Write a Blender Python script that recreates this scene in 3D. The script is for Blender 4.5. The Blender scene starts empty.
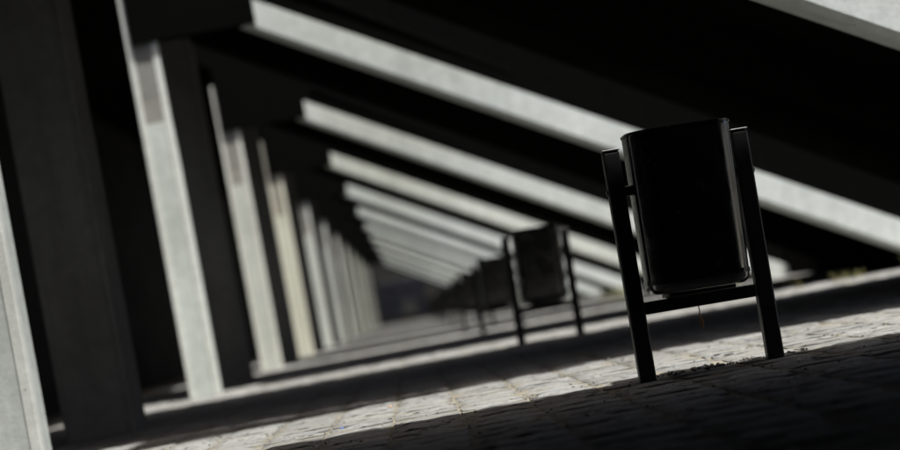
import bpy, bmesh, math, random
from mathutils import Vector, Matrix, noise
random.seed(7)
scene = bpy.context.scene
COL = scene.collection

# ------------------------------------------------------------------ camera, sky, sun, exposure
ROLL = math.radians(10.4)
HC = 0.38                                   # camera height (m)
cam_d = bpy.data.cameras.new('camera'); cam = bpy.data.objects.new('camera', cam_d); COL.objects.link(cam)
r = Vector((math.cos(ROLL), 0, -math.sin(ROLL))); u = Vector((math.sin(ROLL), 0, math.cos(ROLL))); b = Vector((0, -1, 0))
cam.matrix_world = Matrix(((r.x, u.x, b.x, 0), (r.y, u.y, b.y, 0), (r.z, u.z, b.z, HC), (0, 0, 0, 1)))
cam_d.sensor_width = 36; cam_d.lens = 52; cam_d.clip_start = 0.05; cam_d.clip_end = 2000
cam_d.shift_x = 38 / 900; cam_d.shift_y = 88 / 900
cam_d.dof.use_dof = True; cam_d.dof.focus_distance = 4.45; cam_d.dof.aperture_fstop = 1.12
scene.camera = cam

K, M = 0.20, 0.18                           # sun leans to the right (K) and behind the camera (M), per metre of height
sun_dir = Vector((-K, M, -1)).normalized()
world = bpy.data.worlds.new('World'); scene.world = world; world.use_nodes = True
wn = world.node_tree.nodes; wl = world.node_tree.links
sky = wn.new('ShaderNodeTexSky'); sky.sky_type = 'NISHITA'; sky.sun_disc = False; sky.air_density = 0.7; sky.dust_density = 5; sky.ozone_density = 0.4
sky.sun_elevation = math.asin(-sun_dir.z); sky.sun_rotation = math.atan2(K, -M)
wl.new(sky.outputs[0], wn['Background'].inputs['Color']); wn['Background'].inputs['Strength'].default_value = 0.06
sl = bpy.data.lights.new('sun', 'SUN'); sl.energy = 4.2; sl.angle = math.radians(1.6); sl.color = (1, 0.985, 0.95)
sun = bpy.data.objects.new('sun', sl); COL.objects.link(sun); sun.location = (4, -4, 20)
sun.rotation_euler = sun_dir.to_track_quat('-Z', 'Y').to_euler()
scene.view_settings.view_transform = 'Standard'; scene.view_settings.look = 'None'
scene.view_settings.gamma = 1; scene.view_settings.exposure = 1.68
scene.render.engine = 'CYCLES'

# ------------------------------------------------------------------ helpers
def tag(o, label=None, cat=None, group=None, kind=None):
    if label: o['label'] = label
    if cat: o['category'] = cat
    if group: o['group'] = group
    if kind: o['kind'] = kind
    return o
def link(name, me, mat=None, parent=None):
    o = bpy.data.objects.new(name, me); COL.objects.link(o)
    if mat and not me.materials: me.materials.append(mat)
    if parent: o.parent = parent
    return o
def obj(name, bm, mat, parent=None, smooth=False):
    bmesh.ops.recalc_face_normals(bm, faces=bm.faces)
    me = bpy.data.meshes.new(name); bm.to_mesh(me); bm.free()
    if smooth:
        for p in me.polygons: p.use_smooth = True
    return link(name, me, mat, parent)
def empty(name, loc=(0, 0, 0)):
    o = bpy.data.objects.new(name, None); COL.objects.link(o); o.location = loc; o.empty_display_size = 0.1; return o
def copy_tree(o, parent=None):
    c = o.copy(); COL.objects.link(c); c.parent = parent
    for ch in o.children: copy_tree(ch, c)
    return c
def box(bm, x0, x1, y0, y1, z0, z1, bev=0.0, seg=1):
    vs = [bm.verts.new((x, y, z)) for x in (x0, x1) for y in (y0, y1) for z in (z0, z1)]
    f = [(0, 1, 3, 2), (4, 6, 7, 5), (0, 4, 5, 1), (2, 3, 7, 6), (0, 2, 6, 4), (1, 5, 7, 3)]
    fs = [bm.faces.new([vs[i] for i in q]) for q in f]
    if bev > 0:
        es = list({e for q in fs for e in q.edges})
        bmesh.ops.bevel(bm, geom=es, offset=bev, segments=seg, affect='EDGES', profile=0.5)
def loft(bm, rings, cap=True, closed=True):
    R = [[bm.verts.new(p) for p in ring] for ring in rings]
    n = len(R[0])
    for a, c in zip(R, R[1:]):
        for i in range(n if closed else n - 1):
            j = (i + 1) % n
            bm.faces.new((a[i], a[j], c[j], c[i]))
    if cap:
        bm.faces.new(R[0]); bm.faces.new(R[-1])
    return R
def tube(bm, pts, rad, n=6):
    rings = []
    for i, p in enumerate(pts):
        p = Vector(p); a = Vector(pts[max(i - 1, 0)]); c = Vector(pts[min(i + 1, len(pts) - 1)])
        t = (c - a).normalized(); s = t.orthogonal().normalized(); w = t.cross(s)
        rr = rad[i] if isinstance(rad, (list, tuple)) else rad
        rings.append([p + (s * math.cos(k * 2 * math.pi / n) + w * math.sin(k * 2 * math.pi / n)) * rr for k in range(n)])
    loft(bm, rings)

# ------------------------------------------------------------------ materials
def new_mat(name):
    m = bpy.data.materials.new(name); m.use_nodes = True
    nt = m.node_tree; return m, nt, nt.nodes, nt.links, nt.nodes['Principled BSDF']
def mixc(nt, fac, a, b_, mode='MIX'):
    n = nt.nodes.new('ShaderNodeMix'); n.data_type = 'RGBA'; n.blend_type = mode
    for s, v in ((n.inputs[0], fac), (n.inputs[6], a), (n.inputs[7], b_)):
        if isinstance(v, bpy.types.NodeSocket): nt.links.new(v, s)
        elif isinstance(v, (int, float)): s.default_value = v
        else: s.default_value = (*v, 1)
    return n.outputs[2]
def nz(nt, vec, scale, detail=4, rough=0.55, stretch=None):
    if stretch:
        mp = nt.nodes.new('ShaderNodeMapping'); mp.inputs['Scale'].default_value = stretch
        nt.links.new(vec, mp.inputs[0]); vec = mp.outputs[0]
    n = nt.nodes.new('ShaderNodeTexNoise'); n.inputs['Scale'].default_value = scale
    n.inputs['Detail'].default_value = detail; n.inputs['Roughness'].default_value = rough
    nt.links.new(vec, n.inputs['Vector']); return n.outputs['Fac']
def ramp(nt, fac, stops):
    n = nt.nodes.new('ShaderNodeValToRGB'); el = n.color_ramp.elements
    while len(el) < len(stops): el.new(0.5)
    for e, (p, c) in zip(el, stops):
        e.position = p; e.color = (*(c if isinstance(c, tuple) else (c, c, c)), 1)
    nt.links.new(fac, n.inputs[0]); return n.outputs[0]
def bump(nt, h, strength, dist, prev=None):
    n = nt.nodes.new('ShaderNodeBump'); n.inputs['Strength'].default_value = strength; n.inputs['Distance'].default_value = dist
    nt.links.new(h, n.inputs['Height'])
    if prev: nt.links.new(prev, n.inputs['Normal'])
    return n.outputs[0]

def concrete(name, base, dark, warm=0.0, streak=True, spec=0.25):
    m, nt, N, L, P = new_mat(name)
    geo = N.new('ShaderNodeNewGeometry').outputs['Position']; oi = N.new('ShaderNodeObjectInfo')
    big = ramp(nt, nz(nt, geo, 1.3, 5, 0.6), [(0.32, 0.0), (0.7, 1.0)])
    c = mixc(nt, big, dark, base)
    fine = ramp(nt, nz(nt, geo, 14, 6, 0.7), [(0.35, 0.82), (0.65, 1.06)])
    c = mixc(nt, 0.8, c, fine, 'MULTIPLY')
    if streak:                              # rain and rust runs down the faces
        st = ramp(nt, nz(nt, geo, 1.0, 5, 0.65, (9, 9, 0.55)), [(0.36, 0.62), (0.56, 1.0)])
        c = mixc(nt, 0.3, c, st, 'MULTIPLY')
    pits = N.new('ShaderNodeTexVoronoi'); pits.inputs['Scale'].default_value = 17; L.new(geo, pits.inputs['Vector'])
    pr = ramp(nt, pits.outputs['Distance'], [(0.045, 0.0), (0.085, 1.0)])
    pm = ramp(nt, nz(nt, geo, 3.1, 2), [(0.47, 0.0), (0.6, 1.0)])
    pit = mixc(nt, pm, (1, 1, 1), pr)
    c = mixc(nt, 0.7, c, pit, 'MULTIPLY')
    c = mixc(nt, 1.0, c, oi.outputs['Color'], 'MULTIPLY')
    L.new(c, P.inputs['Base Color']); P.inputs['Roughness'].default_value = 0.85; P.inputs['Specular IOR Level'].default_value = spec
    bm_ = bump(nt, nz(nt, geo, 60, 6, 0.7), 0.35, 0.004); bm_ = bump(nt, pit, 0.6, 0.004, bm_)
    L.new(bm_, P.inputs['Normal']); return m
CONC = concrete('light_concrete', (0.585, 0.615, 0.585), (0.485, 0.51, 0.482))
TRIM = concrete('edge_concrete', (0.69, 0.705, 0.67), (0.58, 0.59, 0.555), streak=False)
PIER = concrete('shaded_concrete', (0.205, 0.203, 0.19), (0.145, 0.143, 0.133), spec=0.05)  # darker copy of the concrete, shade on these frames put into the colour
SOFF = concrete('shade_dark_concrete', (0.011, 0.0107, 0.0096), (0.007, 0.0068, 0.006), spec=0.0)  # near-black so the shade under the deck is in the colour
HEAD = concrete('head_concrete', (0.27, 0.268, 0.25), (0.2, 0.198, 0.185))  # darker tone for the top of the bright columns
CAP = concrete('band_concrete', (0.33, 0.32, 0.295), (0.24, 0.23, 0.21))  # darker tone for the band below the column top

def plain(name, col, rough=0.5, metal=0.0, spec=0.4, var=0.25, scale=30, bstr=0.15):
    m, nt, N, L, P = new_mat(name)
    co = N.new('ShaderNodeTexCoord').outputs['Object']
    f = ramp(nt, nz(nt, co, scale, 5, 0.65), [(0.3, 1 - var), (0.7, 1 + var)])
    L.new(mixc(nt, 1.0, col, f, 'MULTIPLY'), P.inputs['Base Color'])
    rr = ramp(nt, nz(nt, co, scale * 0.4, 4), [(0.3, max(rough - 0.1, 0)), (0.7, min(rough + 0.12, 1))]); L.new(rr, P.inputs['Roughness'])
    P.inputs['Metallic'].default_value = metal; P.inputs['Specular IOR Level'].default_value = spec
    L.new(bump(nt, nz(nt, co, scale * 5, 4), bstr, 0.002), P.inputs['Normal']); return m
BLACKP = plain('black_bin_paint', (0.010, 0.0105, 0.012), 0.19, spec=0.5, bstr=.02)
POSTP = plain('black_post_paint', (0.010, 0.010, 0.011), 0.42, spec=0.45)
for m_, i_ in ((BLACKP, 2.3), (POSTP, 1.7)): m_.node_tree.nodes['Principled BSDF'].inputs['IOR'].default_value = i_
SHADEB = plain('shade_black', (0.0035, 0.0035, 0.0033), 1.0, spec=0.0)  # black standing in for shade above and beside the beams
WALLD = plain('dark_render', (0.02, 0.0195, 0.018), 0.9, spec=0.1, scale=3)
NAVY = plain('navy_steel', (0.0018, 0.0026, 0.008), 0.5)
GREYP = plain('grey_panel', (0.025, 0.025, 0.024), 0.6)
STEEL = plain('zinc_steel', (0.35, 0.35, 0.35), 0.45, metal=0.8)
STALK = plain('dry_stalk', (0.32, 0.17, 0.07), 0.8)
LEAFB = plain('dry_leaf', (0.22, 0.12, 0.05), 0.8)
WHITE = plain('white_paper', (0.75, 0.75, 0.73), 0.7)
BLUEP = plain('blue_plastic', (0.03, 0.09, 0.3), 0.4)
ORANGE = plain('orange_peel', (0.33, 0.19, 0.11), 0.6)
GRASS = plain('weed_green', (0.07, 0.09, 0.025), 0.6, scale=8)
GRASSY = plain('weed_yellow', (0.17, 0.15, 0.05), 0.7, scale=8)

def paver_mat():
    m, nt, N, L, P = new_mat('rough_paving_stone')
    g = N.new('ShaderNodeNewGeometry'); geo = g.outputs['Position']; oi = N.new('ShaderNodeObjectInfo')
    rnd = N.new('ShaderNodeMath'); rnd.operation = 'ADD'; L.new(g.outputs['Random Per Island'], rnd.inputs[0]); L.new(oi.outputs['Random'], rnd.inputs[1])
    fr = N.new('ShaderNodeMath'); fr.operation = 'FRACT'; L.new(rnd.outputs[0], fr.inputs[0])
    c = ramp(nt, fr.outputs[0], [(0.0, (0.138, 0.138, 0.134)), (0.5, (0.165, 0.167, 0.161)), (1.0, (0.192, 0.191, 0.181))])
    f1 = ramp(nt, nz(nt, geo, 42, 6, 0.78), [(0.32, 0.5), (0.66, 1.35)]); c = mixc(nt, 0.9, c, f1, 'MULTIPLY')
    dirt = ramp(nt, nz(nt, geo, 2.6, 5, 0.65), [(0.42, 0.0), (0.75, 0.65)]); c = mixc(nt, dirt, c, (0.118, 0.108, 0.088))
    v = N.new('ShaderNodeTexVoronoi'); v.inputs['Scale'].default_value = 13; L.new(geo, v.inputs['Vector'])
    vr = ramp(nt, v.outputs['Distance'], [(0.14, 0.0), (0.24, 1.0)])
    hole = mixc(nt, ramp(nt, nz(nt, geo, 5, 3), [(0.46, 0.0), (0.54, 1.0)]), (1, 1, 1), vr)
    c = mixc(nt, 0.93, c, hole, 'MULTIPLY')
    L.new(c, P.inputs['Base Color']); P.inputs['Roughness'].default_value = 0.82; P.inputs['Specular IOR Level'].default_value = 0.14
    nn = bump(nt, nz(nt, geo, 22, 7, 0.72), 1.0, 0.02); nn = bump(nt, hole, 0.9, 0.01, nn); nn = bump(nt, nz(nt, geo, 140, 5, 0.7), 0.8, 0.004, nn)
    L.new(nn, P.inputs['Normal']); return m
PAVE = paver_mat()
def joint_mat():
    m, nt, N, L, P = new_mat('sandy_joint')
    geo = N.new('ShaderNodeNewGeometry').outputs['Position']
    c = ramp(nt, nz(nt, geo, 9, 6, 0.7), [(0.3, (0.06, 0.056, 0.046)), (0.7, (0.165, 0.15, 0.115))])
    L.new(c, P.inputs['Base Color']); P.inputs['Roughness'].default_value = 0.95; P.inputs['Specular IOR Level'].default_value = 0.05
    L.new(bump(nt, nz(nt, geo, 90, 6, 0.75), 0.8, 0.006), P.inputs['Normal']); return m
JOINT = joint_mat()

# ------------------------------------------------------------------ layout numbers
S = 5.27                                    # frame spacing along the passage
Y0 = 5.76                                   # front face of the nearest lit frame
BAND0 = 4.62                                # near edge of the light that falls in front of it
NF = range(-2, 12)
SL, XL = 0.558, 4.47                        # rake slope, where the beam's lower edge meets the ground
def low(x): return SL * (XL - x)
BD = 0.275                                  # beam depth (vertical)
def soff(x): return low(x) + BD
DT = 0.14
def top(x): return soff(x) + DT
XLEFT = -2.15                               # the deck's upper end
CX0, CX1 = -1.975, -1.725                    # column
YEND = Y0 + S * 11.75

# ------------------------------------------------------------------ ground and paving
bm = bmesh.new(); v = [bm.verts.new(p) for p in ((-400, -400, -0.0045), (400, -400, -0.0045), (400, 600, -0.0045), (-400, 600, -0.0045))]; bm.faces.new(v)
ground = obj('ground', bm, JOINT); tag(ground, 'sandy ground under the stone paving of the passage', 'ground', kind='structure')

PW, PL, JG = 0.247, 0.165, 0.009
def paver_geom(seed, w, l):
    rg = random.Random(seed); nx, ny = 5, 4; pts = []; tilt = (rg.uniform(-.003, .003), rg.uniform(-.002, .002))
    for j in range(ny):
        for i in range(nx):
            fx, fy = i / (nx - 1) - .5, j / (ny - 1) - .5; edge = i in (0, nx - 1) or j in (0, ny - 1)
            corner = i in (0, nx - 1) and j in (0, ny - 1)
            z = rg.uniform(-.003, .003) + fx * tilt[0] + fy * tilt[1] - ((0.010 if rg.random() < .2 else .002) if edge else 0) - (0.002 if corner else 0)
            k = 0.965 if corner else 1.0
            pts.append((fx * (w - JG) * k + rg.uniform(-.004, .004), fy * (l - JG) * k + rg.uniform(-.005, .005), z))
    faces = [(j * nx + i, j * nx + i + 1, (j + 1) * nx + i + 1, (j + 1) * nx + i) for j in range(ny - 1) for i in range(nx - 1)]
    loop = [i for i in range(nx)] + [j * nx + nx - 1 for j in range(1, ny)] + [(ny - 1) * nx + i for i in range(nx - 2, -1, -1)] + [j * nx for j in range(ny - 2, 0, -1)]
    base = len(pts)
    for i in loop: p = pts[i]; pts.append((p[0] * 1.015, p[1] * 1.015, -0.05))
    n = len(loop)
    for k in range(n): faces.append((loop[(k + 1) % n], loop[k], base + k, base + (k + 1) % n))
    return pts, faces
NV = 24
VAR = [paver_geom(100 + i, PW, PL) for i in range(NV)]
VME = []
for pts, fs in VAR:
    me = bpy.data.meshes.new('paver'); me.from_pydata(pts, [], fs); me.materials.append(PAVE); VME.append(me)
    for p in me.polygons[:12]: p.use_smooth = True
def project(x, y, z):
    a = 1300 * x / y; bb = 1300 * (z - HC) / y
    return 412 + a * math.cos(ROLL) - bb * math.sin(ROLL), 313 - a * math.sin(ROLL) - bb * math.cos(ROLL)
cells = []
rg = random.Random(3)
nrow = int((5.2 + 3.35) / PW)
for i in range(nrow):
    x = -3.35 + (i + .5) * PW; off = rg.uniform(0, PL)
    j = 0
    while True:
        y = -2.0 + off + j * PL; j += 1
        if y > YEND: break
        px = py = -1; vis = 0
        if y > 1.2:
            px, py = project(x, y, 0)
            if -25 < px < 925 and -25 < py < 475: vis = 1 / y ** 3
        if vis and x < CX0: vis *= 0.05
        cells.append((vis, x, y, rg.randrange(NV), rg.uniform(-.001, .0012), rg.choice((0, math.pi)) + rg.uniform(-.012, .012)))
cells.sort(key=lambda c: -c[0])
for c in cells[:300]:
    o = bpy.data.objects.new('paver', VME[c[3]]); COL.objects.link(o); o.parent = ground
    o.location = (c[1], c[2], c[4]); o.rotation_euler[2] = c[5]
V, F = [], []
for c in cells[300:]:
    if c[2] > 40 and c[1] < -2.2: continue
    pts, fs = VAR[c[3]]; nb = len(V); ca, sa = math.cos(c[5]), math.sin(c[5])
    V += [(c[1] + p[0] * ca - p[1] * sa, c[2] + p[0] * sa + p[1] * ca, c[4] + p[2]) for p in pts]
    F += [tuple(nb + q for q in f) for f in fs]
me = bpy.data.meshes.new('far_paving'); me.from_pydata(V, [], F)
o = link('far_paving', me, PAVE, ground); tag(o, kind='stuff')

# ------------------------------------------------------------------ the raking deck, with an open slot in front of every lit frame
ceiling = empty('ceiling'); tag(ceiling, 'dark raking concrete deck above the passage, open in slots', 'ceiling', kind='structure')
def plate(name, poly, mat, t=DT, parent=ceiling):   # poly: (x, y) corners on the raking plane, soffit on the beam tops
    bm = bmesh.new()
    loft(bm, [[(x, y, top(x) - t) for x, y in poly], [(x, y, top(x)) for x, y in poly]])
    return obj(name, bm, mat, parent)
XR = 5.35
for n in range(-2, 12):
    yn = Y0 + S * n; bn = BAND0 + S * (n + 1)
    y_a = yn + 0.17
    if n < -1:
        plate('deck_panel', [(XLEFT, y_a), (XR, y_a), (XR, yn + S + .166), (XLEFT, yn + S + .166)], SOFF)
    elif n == -1:                           # bay beside the viewer, with an unseen opening added to light the bin's edge
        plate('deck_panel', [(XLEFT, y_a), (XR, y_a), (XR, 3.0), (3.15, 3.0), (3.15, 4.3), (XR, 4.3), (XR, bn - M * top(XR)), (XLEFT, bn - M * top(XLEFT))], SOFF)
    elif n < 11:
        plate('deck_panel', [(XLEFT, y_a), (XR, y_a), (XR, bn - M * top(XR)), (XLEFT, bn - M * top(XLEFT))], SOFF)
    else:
        plate('deck_panel', [(XLEFT, y_a), (XR, y_a), (XR, YEND + .9), (XLEFT, YEND + .9)], SOFF)  # stops short, a gap added to let light onto the gate
    if n < 0: continue
    # added plate trimming the sun band, between the wide slot and the beam gap
    xs0, xs1 = -0.74, 1.2
    plate('light_baffle', [(xs0, yn - 0.080), (xs1, yn - 0.080), (xs1, yn - 0.14), (xs0, yn - 0.10 - M * top(xs0) * .9)], SHADEB, 0.05)
    # ribs under the deck
    for q in (0.36, 0.46):
        yy = yn + 0.17 + (S - 1.9) * q + 0.6
        bm = bmesh.new(); xa, xb = XLEFT + .3, 4.6
        loft(bm, [[(x, yy, soff(x) - .09), (x, yy + .09, soff(x) - .09), (x, yy + .09, soff(x) - .002), (x, yy, soff(x) - .002)] for x in (xa, xb)])
        obj('deck_rib', bm, SOFF, ceiling)
bm = bmesh.new(); box(bm, 4.74, 5.6, 4.3, YEND + 3, -.1, .33); obj('toe_blocker', bm, SOFF, ceiling)  # dark wall added to hide sunlit ground past the beam feet
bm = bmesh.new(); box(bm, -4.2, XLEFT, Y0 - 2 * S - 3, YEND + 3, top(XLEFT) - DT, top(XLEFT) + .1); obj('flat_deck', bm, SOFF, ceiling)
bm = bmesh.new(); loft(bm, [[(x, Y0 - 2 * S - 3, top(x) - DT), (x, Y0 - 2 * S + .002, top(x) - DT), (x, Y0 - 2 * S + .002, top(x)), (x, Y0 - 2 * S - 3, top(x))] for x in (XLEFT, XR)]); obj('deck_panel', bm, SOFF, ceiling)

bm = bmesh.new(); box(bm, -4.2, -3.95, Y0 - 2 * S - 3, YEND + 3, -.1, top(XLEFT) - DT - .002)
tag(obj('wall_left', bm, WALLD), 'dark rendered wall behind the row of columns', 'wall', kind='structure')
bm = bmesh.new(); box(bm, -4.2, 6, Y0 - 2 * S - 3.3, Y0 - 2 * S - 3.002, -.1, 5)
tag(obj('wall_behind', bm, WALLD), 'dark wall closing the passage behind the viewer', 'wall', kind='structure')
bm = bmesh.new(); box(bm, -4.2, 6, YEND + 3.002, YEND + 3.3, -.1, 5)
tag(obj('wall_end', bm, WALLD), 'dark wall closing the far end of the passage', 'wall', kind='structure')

# ------------------------------------------------------------------ frames
def prism(bm, sec, x0, x1, zf):             # section (y, dz) swept along the rake
    loft(bm, [[(x, y, zf(x) + dz) for y, dz in sec] for x in (x0, x1)])
CH = 0.032
def make_frame(lit):
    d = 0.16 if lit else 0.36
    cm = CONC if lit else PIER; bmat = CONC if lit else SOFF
    root = empty('concrete_frame')
    x0, x1 = (CX0, CX1) if lit else (-2.055, -1.67)
    ztop = low(x1) + 0.012
    bm = bmesh.new()
    sec = [(x0 + CH, 0), (x1 - CH, 0), (x1, CH), (x1, d), (x0, d), (x0, CH)]
    zs = [-.08, .5, 1.1, 1.7, 2.36, ztop] if lit else [-.08, .8, 1.7, ztop]
    if lit:
        loft(bm, [[(x, y, z) for x, y in sec] for z in (-.08, 1.2, 2.36)])
        obj('column', bm, cm, root)
        bm = bmesh.new(); loft(bm, [[(x, y, z) for x, y in sec] for z in (2.364, 2.56)]); obj('column_joint', bm, CAP, root)
        bm = bmesh.new(); loft(bm, [[(x, y, z) for x, y in sec] for z in (2.564, ztop)]); obj('column_head', bm, HEAD, root)
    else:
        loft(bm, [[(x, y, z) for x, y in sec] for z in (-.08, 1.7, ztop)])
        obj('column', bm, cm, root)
    e = 0.006; w = 0.042 if lit else 0.02   # pale strips wrapping the front corners
    for sx, xc in ((-1, x0), (1, x1)):
        q = [(xc - sx * w, -e), (xc + sx * (e - .004), -e), (xc + sx * e, -e + .004), (xc + sx * e, w), (xc - sx * .002, w), (xc - sx * .002, CH), (xc - sx * (CH + .002), .002), (xc - sx * w, .002)]
        bm = bmesh.new(); loft(bm, [[(x, y, z) for x, y in q] for z in (-.07, ztop - (0.0 if sx > 0 else -.16))])
        obj('edge_strip', bm, TRIM if lit else PIER, root)
    bm = bmesh.new()
    prism(bm, [(0, BD - .003), (0, CH), (CH, 0), (d, 0), (d, BD - .003)], x1 + .006, XR - .35, low)
    obj('raking_beam', bm, bmat, root)
    bm = bmesh.new()
    prism(bm, [(0, BD - .003), (0, 0.0), (d, 0), (d, BD - .003)], x0 + .05, x1 + .003, low)
    obj('beam_end', bm, bmat, root)
    if lit:
        bm = bmesh.new()
        prism(bm, [(0.01, BD), (.15, BD), (.15, BD + 1.75), (.01, BD + 1.75)], XLEFT + .002, XR - .3, low)
        obj('sky_blocker', bm, SHADEB, root)  # black wall added over the beam to hide sky in the slot
        bm = bmesh.new(); xa, xb = x0 + w + .002, -0.86
        loft(bm, [[(x, y, 3.04), (x, y + .09, 3.04), (x, y + .09, soff(x) - .004), (x, y, soff(x) - .004)] for y in (-.03,) for x in (xa, xb)])
        obj('haunch', bm, SHADEB, root)  # block blackened to give the frame head its shade
    return root
ORD = ['nearest', 'second', 'third', 'fourth', 'fifth', 'sixth', 'seventh', 'eighth', 'ninth', 'tenth', 'eleventh', 'twelfth']
DIM_TINT = {0: (.74, .75, .755), 1: (.9, .915, .9), 2: (.9, .89, .85), 3: (.98, .94, .82), 4: (.86, .86, .84), 5: (.8, .8, .79)}  # dimmer light on the columns put into the colour, plus some warm variation
proto = make_frame(True); dark = make_frame(False)
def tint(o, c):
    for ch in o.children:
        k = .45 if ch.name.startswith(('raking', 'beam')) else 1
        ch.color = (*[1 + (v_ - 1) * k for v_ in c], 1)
protos = {True: proto, False: dark}; used = {True: False, False: False}
def place(lit, y, label, group, c):
    if used[lit]: o = copy_tree(protos[lit])
    else: o = protos[lit]; used[lit] = True
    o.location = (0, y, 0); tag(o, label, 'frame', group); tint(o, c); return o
for n in NF:
    q_ = random.uniform(.66, .84); c = DIM_TINT.get(n, (q_, q_ * .995, q_ * random.uniform(.9, .96)))  # far frames darkened for their dimmer light, with random tone
    if n >= 0:
        w = 'nearest bright concrete column and raking beam, column cut by the left picture edge' if n == 0 else \
            ('farthest bright concrete column and raking beam at the passage end' if n == 11 else ORD[n] + ' bright concrete column with raking beam, counted from the camera')
        d = 'nearest shaded grey concrete column, between the two nearest bright columns' if n == 0 else ORD[n] + ' shaded grey concrete column with dark raking beam, counted from the camera'
    else:
        w = ('bright concrete column and raking beam level with the viewer' if n == -1 else 'bright concrete column and raking beam far behind the viewer'); d = ('shaded grey concrete column and raking beam level with the viewer' if n == -1 else 'shaded grey concrete column and raking beam far behind the viewer')
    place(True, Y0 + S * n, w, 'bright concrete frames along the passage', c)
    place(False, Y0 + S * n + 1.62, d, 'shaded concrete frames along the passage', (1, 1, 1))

# ------------------------------------------------------------------ litter bins
def rrect(w, d, rr, n=7):
    out = []
    for cx, cy, a0 in ((w / 2 - rr, d / 2 - rr, 0), (-w / 2 + rr, d / 2 - rr, 90), (-w / 2 + rr, -d / 2 + rr, 180), (w / 2 - rr, -d / 2 + rr, 270)):
        for k in range(n):
            a = math.radians(a0 + 90 * k / (n - 1)); out.append((cx + rr * math.cos(a), cy + rr * math.sin(a)))
    return out
def make_bin():
    root = empty('litter_bin')
    for s in (-1, 1):
        bm = bmesh.new(); x = s * 0.224
        box(bm, x - .029, x + .029, -.022, .022, -.03, .80, .008, 3)
        p = obj('post', bm, POSTP, root)
        bm = bmesh.new(); box(bm, x - .030, x + .030, -.023, .023,   .8005, .807, .002); obj('post_cap', bm, POSTP, p)
        bm = bmesh.new(); box(bm, min(x - s * .0295, x - s * .052), max(x - s * .0295, x - s * .052), -.012, .012, .64, .675, .003); obj('side_bracket', bm, POSTP, root)
        bm = bmesh.new(); tube(bm, [(x + s * .029, 0, .66), (x + s * .034, 0, .66)], .011, 8); obj('bolt', bm, POSTP, p)
    bm = bmesh.new(); box(bm, -.1945, .1945, -.02, .02, .225, .268, .004, 2); obj('crossbar', bm, POSTP, root)
    bm = bmesh.new(); box(bm, -.115, .115, -.07, .07,   .2685, .284, .005, 2); obj('mounting_plate', bm, POSTP, root)
    W, D, R_ = .357, .215, .07
    h0, h1 = .284, .838
    rings = []
    for z, k, rr in ((h0, .86, .068), (h0 + .006, .93, .075), (h0 + .022, .965, R_), (h0 + .05, .975, R_), (.5, .985, R_), (.7, .995, R_), (h1 - .012, 1, R_), (h1 - .003, 1, R_), (h1, .992, R_)):
        rings.append([(x, y, z) for x, y in rrect(W * k, D * (k if k > .95 else k * .98), rr)])
    for z, k in ((h1, .965), (h1 - .006, .955), (.6, .945), (h0 + .03, .93)):
        rings.append([(x, y, z) for x, y in rrect(W * k, D * k, R_ * .9)])
    bm = bmesh.new(); loft(bm, rings)
    mt = Matrix.Translation((0, 0, .32)) @ Matrix.Rotation(math.radians(1.0), 4, 'Y') @ Matrix.Translation((0, 0, -.32))
    bmesh.ops.transform(bm, matrix=mt, verts=bm.verts)
    body = obj('body', bm, BLACKP, root, True)
    # rolled rim and pressed base band
    def ringpart(name, z0, z1, g):
        bm = bmesh.new(); a = rrect(W * (1.0 if z0 > .5 else .975) + g, D * (1.0 if z0 > .5 else .975) + g, R_ + g / 2)
        i_ = rrect(W * .96, D * .96, R_ * .9)
        rr = [[(x, y, z0) for x, y in i_], [(x, y, z0) for x, y in a], [(x, y, z1) for x, y in a], [(x, y, z1) for x, y in i_]]
        loft(bm, rr, cap=False); bmesh.ops.transform(bm, matrix=mt, verts=bm.verts)
        return obj(name, bm, BLACKP, body)
    ringpart('rim', h1 - .001, h1 + .006, .007); ringpart('base_band', h0 + .034, h0 + .05, .006)
    bm = bmesh.new(); tube(bm, [(.06, -.103, .36), (.06, -.111, .36)], .012, 10); obj('lock', bm, POSTP, body)
    return root
b0 = make_bin()
bl = ['nearest black litter bin, sharp, standing at the edge of the lit paving',
      'second black litter bin, blurred, left of the sharp nearest bin']
bg = random.Random(11)
for n in range(0, 11):
    o = b0 if n == 0 else copy_tree(b0)
    o.location = ((0.984 if n == 0 else 0.995) + (0 if n < 2 else bg.uniform(-.02, .02)), 4.495 + S * n, 0)
    o.rotation_euler[1] = math.radians(.9 if n < 2 else bg.uniform(0, 1))
    o.rotation_euler[2] = math.radians(0 if n == 0 else bg.uniform(-2, 2))
    tag(o, bl[n] if n < 2 else (ORD[n] + ' black litter bin from the camera, far down the passage' if n < 10 else 'farthest black litter bin, before the blue gate'), 'litter bin', 'black litter bins in a row')

# ------------------------------------------------------------------ far end: navy gate with a pale panel
gt = empty('gate', (-0.35, YEND + 1.5, 0)); tag(gt, 'dark blue gate with pale panel at the far end of passage', 'gate')
for s in (-1, 1):
    bm = bmesh.new(); box(bm, min(s * .01, s * 1.12), max(s * .01, s * 1.12), 0, .06, .05, 2.3, .01); lf = obj('gate_leaf', bm, NAVY, gt)
    for z in (.5, 1.15, 1.8):
        bm = bmesh.new(); box(bm, min(s * .08, s * 1.05), max(s * .08, s * 1.05), -.025, -.002, z, z + .08, .006); obj('rail', bm, NAVY, lf)
    bm = bmesh.new(); box(bm, s * 1.2 - .07, s * 1.2 + .07, -.03, .1, 0, 2.45, .01); obj('gate_post', bm, NAVY, gt)
bm = bmesh.new(); box(bm, -.1, .62, -.045, -.027, .3, 1.0, .006); obj('pale_panel', bm, GREYP, gt)
bm = bmesh.new(); tube(bm, [(-.08, -.06, 1.25), (-.08, -.06, 1.42)], .012); obj('handle', bm, STEEL, gt)

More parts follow.
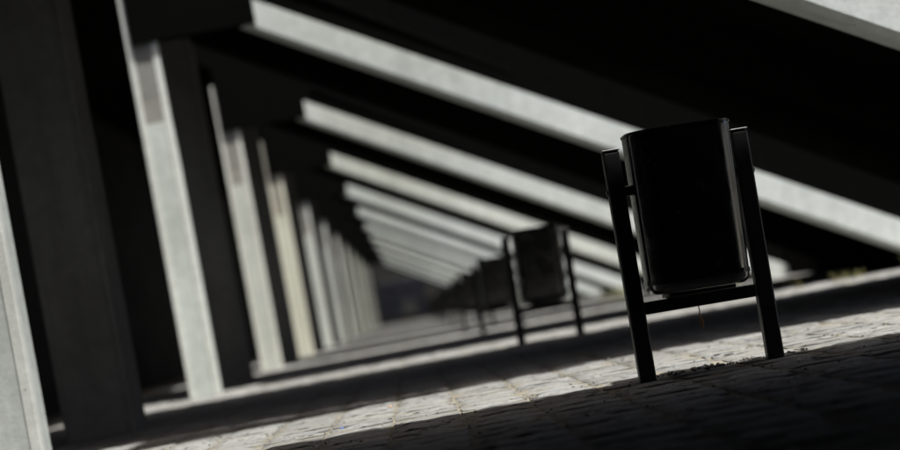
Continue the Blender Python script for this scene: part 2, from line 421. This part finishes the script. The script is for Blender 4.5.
# ------------------------------------------------------------------ weeds, litter, gravel
def tuft(loc, h, n, spread, mats, label, seed):
    rg = random.Random(seed); root = empty('weed', loc); tag(root, label, 'weed', 'weeds at the beam feet')
    for mi, mat in enumerate(mats):
        bm = bmesh.new()
        for k in range(n // len(mats)):
            a = rg.uniform(0, 6.28); L_ = h * rg.uniform(.45, 1); ln = rg.uniform(.15, .7) * L_; bx_, by_ = rg.uniform(-spread, spread), rg.uniform(-spread * .5, spread * .5)
            wd = rg.uniform(.003, .007); dx, dy = math.cos(a), math.sin(a); px_, py_ = -dy * wd, dx * wd
            prev = None
            for t in (0, .35, .7, 1):
                q = Vector((bx_ + dx * ln * t * t, by_ + dy * ln * t * t, L_ * (t - .25 * t * t * ln / L_) - .01)); ww = (1 - t) * .9 + .08
                cur = (bm.verts.new((q.x - px_ * ww, q.y - py_ * ww, q.z)), bm.verts.new((q.x, q.y, q.z + wd * .5)), bm.verts.new((q.x + px_ * ww, q.y + py_ * ww, q.z)))
                if prev:
                    bm.faces.new((prev[0], prev[1], cur[1], cur[0])); bm.faces.new((prev[1], prev[2], cur[2], cur[1]))
                prev = cur
        me = bpy.data.meshes.new('blades'); bm.to_mesh(me); bm.free(); link('blades', me, mat, root)
tuft((4.12, 10.75, 0), .15, 26, .05, [GRASS], 'green weed tuft under the second beam, near the right picture edge', 1)
tuft((3.62, 10.8, 0), .10, 40, .12, [GRASSY, GRASS], 'low yellowish weed tuft left of the green tuft', 2)
tuft((3.22, 10.85, 0), .11, 8, .03, [GRASSY], 'thin dry weed just right of the nearest bin', 3)
tuft((3.35, 21.3, 0), .3, 70, .25, [GRASS, GRASSY], 'bushy weed behind the nearest bin at the left post', 4)
tuft((3.85, 16.0, 0), .16, 40, .2, [GRASSY, GRASS], 'low weed at the foot of the third beam', 5)

bm = bmesh.new(); tube(bm, [(0, 0, 0), (.002, 0, -.02), (-.001, .003, -.035), (.003, 0, -.05)], .0022, 5); tube(bm, [(.003, 0, -.048), (.004, .001, -.06), (.003, 0, -.085)], [.003, .0065, .003], 6)
o = obj('dry_stalk', bm, STALK); o.location = (1.0, 4.597, .226); tag(o, 'dry brown stalk hanging under the nearest bin', 'stalk')

def chip(name, loc, sx, sy, sz, mat, label, cat, seed, rot=0):
    rg = random.Random(seed); bm = bmesh.new(); bmesh.ops.create_icosphere(bm, subdivisions=2, radius=1)
    for v_ in bm.verts:
        k = 1 + .35 * noise.noise(v_.co * 1.3 + Vector((seed * 3.1, 0, 0))); v_.co = Vector((v_.co.x * sx * k, v_.co.y * sy * k, v_.co.z * sz * k + .25 * sx * v_.co.x * v_.co.x))
    o = obj(name, bm, mat, None, True); o.location = loc; o.rotation_euler[2] = rot; tag(o, label, cat); return o
chip('paper_scrap', (.955, 4.52, .012), .014, .01, .005, WHITE, 'white paper scrap on paving below the nearest bin', 'litter', 1, .4)
chip('pebble', (1.18, 4.12, .010), .006, .005, .006, WHITE, 'tiny white pebble on the dark paving below the right post', 'pebble', 2)
chip('bottle_cap', (-.33, 4.78, .010), .007, .007, .003, BLUEP, 'blue plastic cap on the lit paving at left', 'litter', 3)
chip('orange_peel', (-.16, 5.45, .010), .009, .007, .004, ORANGE, 'orange peel scrap on the lit paving', 'litter', 4)

bm = bmesh.new(); rg = random.Random(21)
def pebble(x, y, s):
    m_ = Matrix.Translation((x, y, s * .35)) @ Matrix.Rotation(rg.uniform(0, 6), 4, 'Z') @ Matrix.Diagonal((s * rg.uniform(.7, 1.6), s * rg.uniform(.6, 1.1), s * rg.uniform(.5, .9), 1))
    ret = bmesh.ops.create_icosphere(bm, subdivisions=1, radius=1, matrix=m_)
    for v_ in ret['verts']: v_.co += Vector((rg.uniform(-.2, .2), rg.uniform(-.2, .2), rg.uniform(-.2, .2))) * s
for k in range(90): pebble(rg.gauss(1.05, .12), rg.gauss(4.62, .035), rg.uniform(.003, .010))
for k in range(520): pebble(rg.uniform(-1.3, 3.2), rg.uniform(3.6, 6.4), rg.uniform(.0015, .006))
for k in range(160):
    i = rg.randrange(6, 26); pebble(-3.35 + i * PW + rg.gauss(0, .012), rg.uniform(3.5, 7), rg.uniform(.002, .006))
GRAV = plain('dark_gravel', (0.10, 0.092, 0.08), 0.9, var=.5, scale=8)
o = obj('gravel', bm, GRAV); tag(o, 'loose grit and gravel scattered on the paving', 'gravel', kind='stuff')
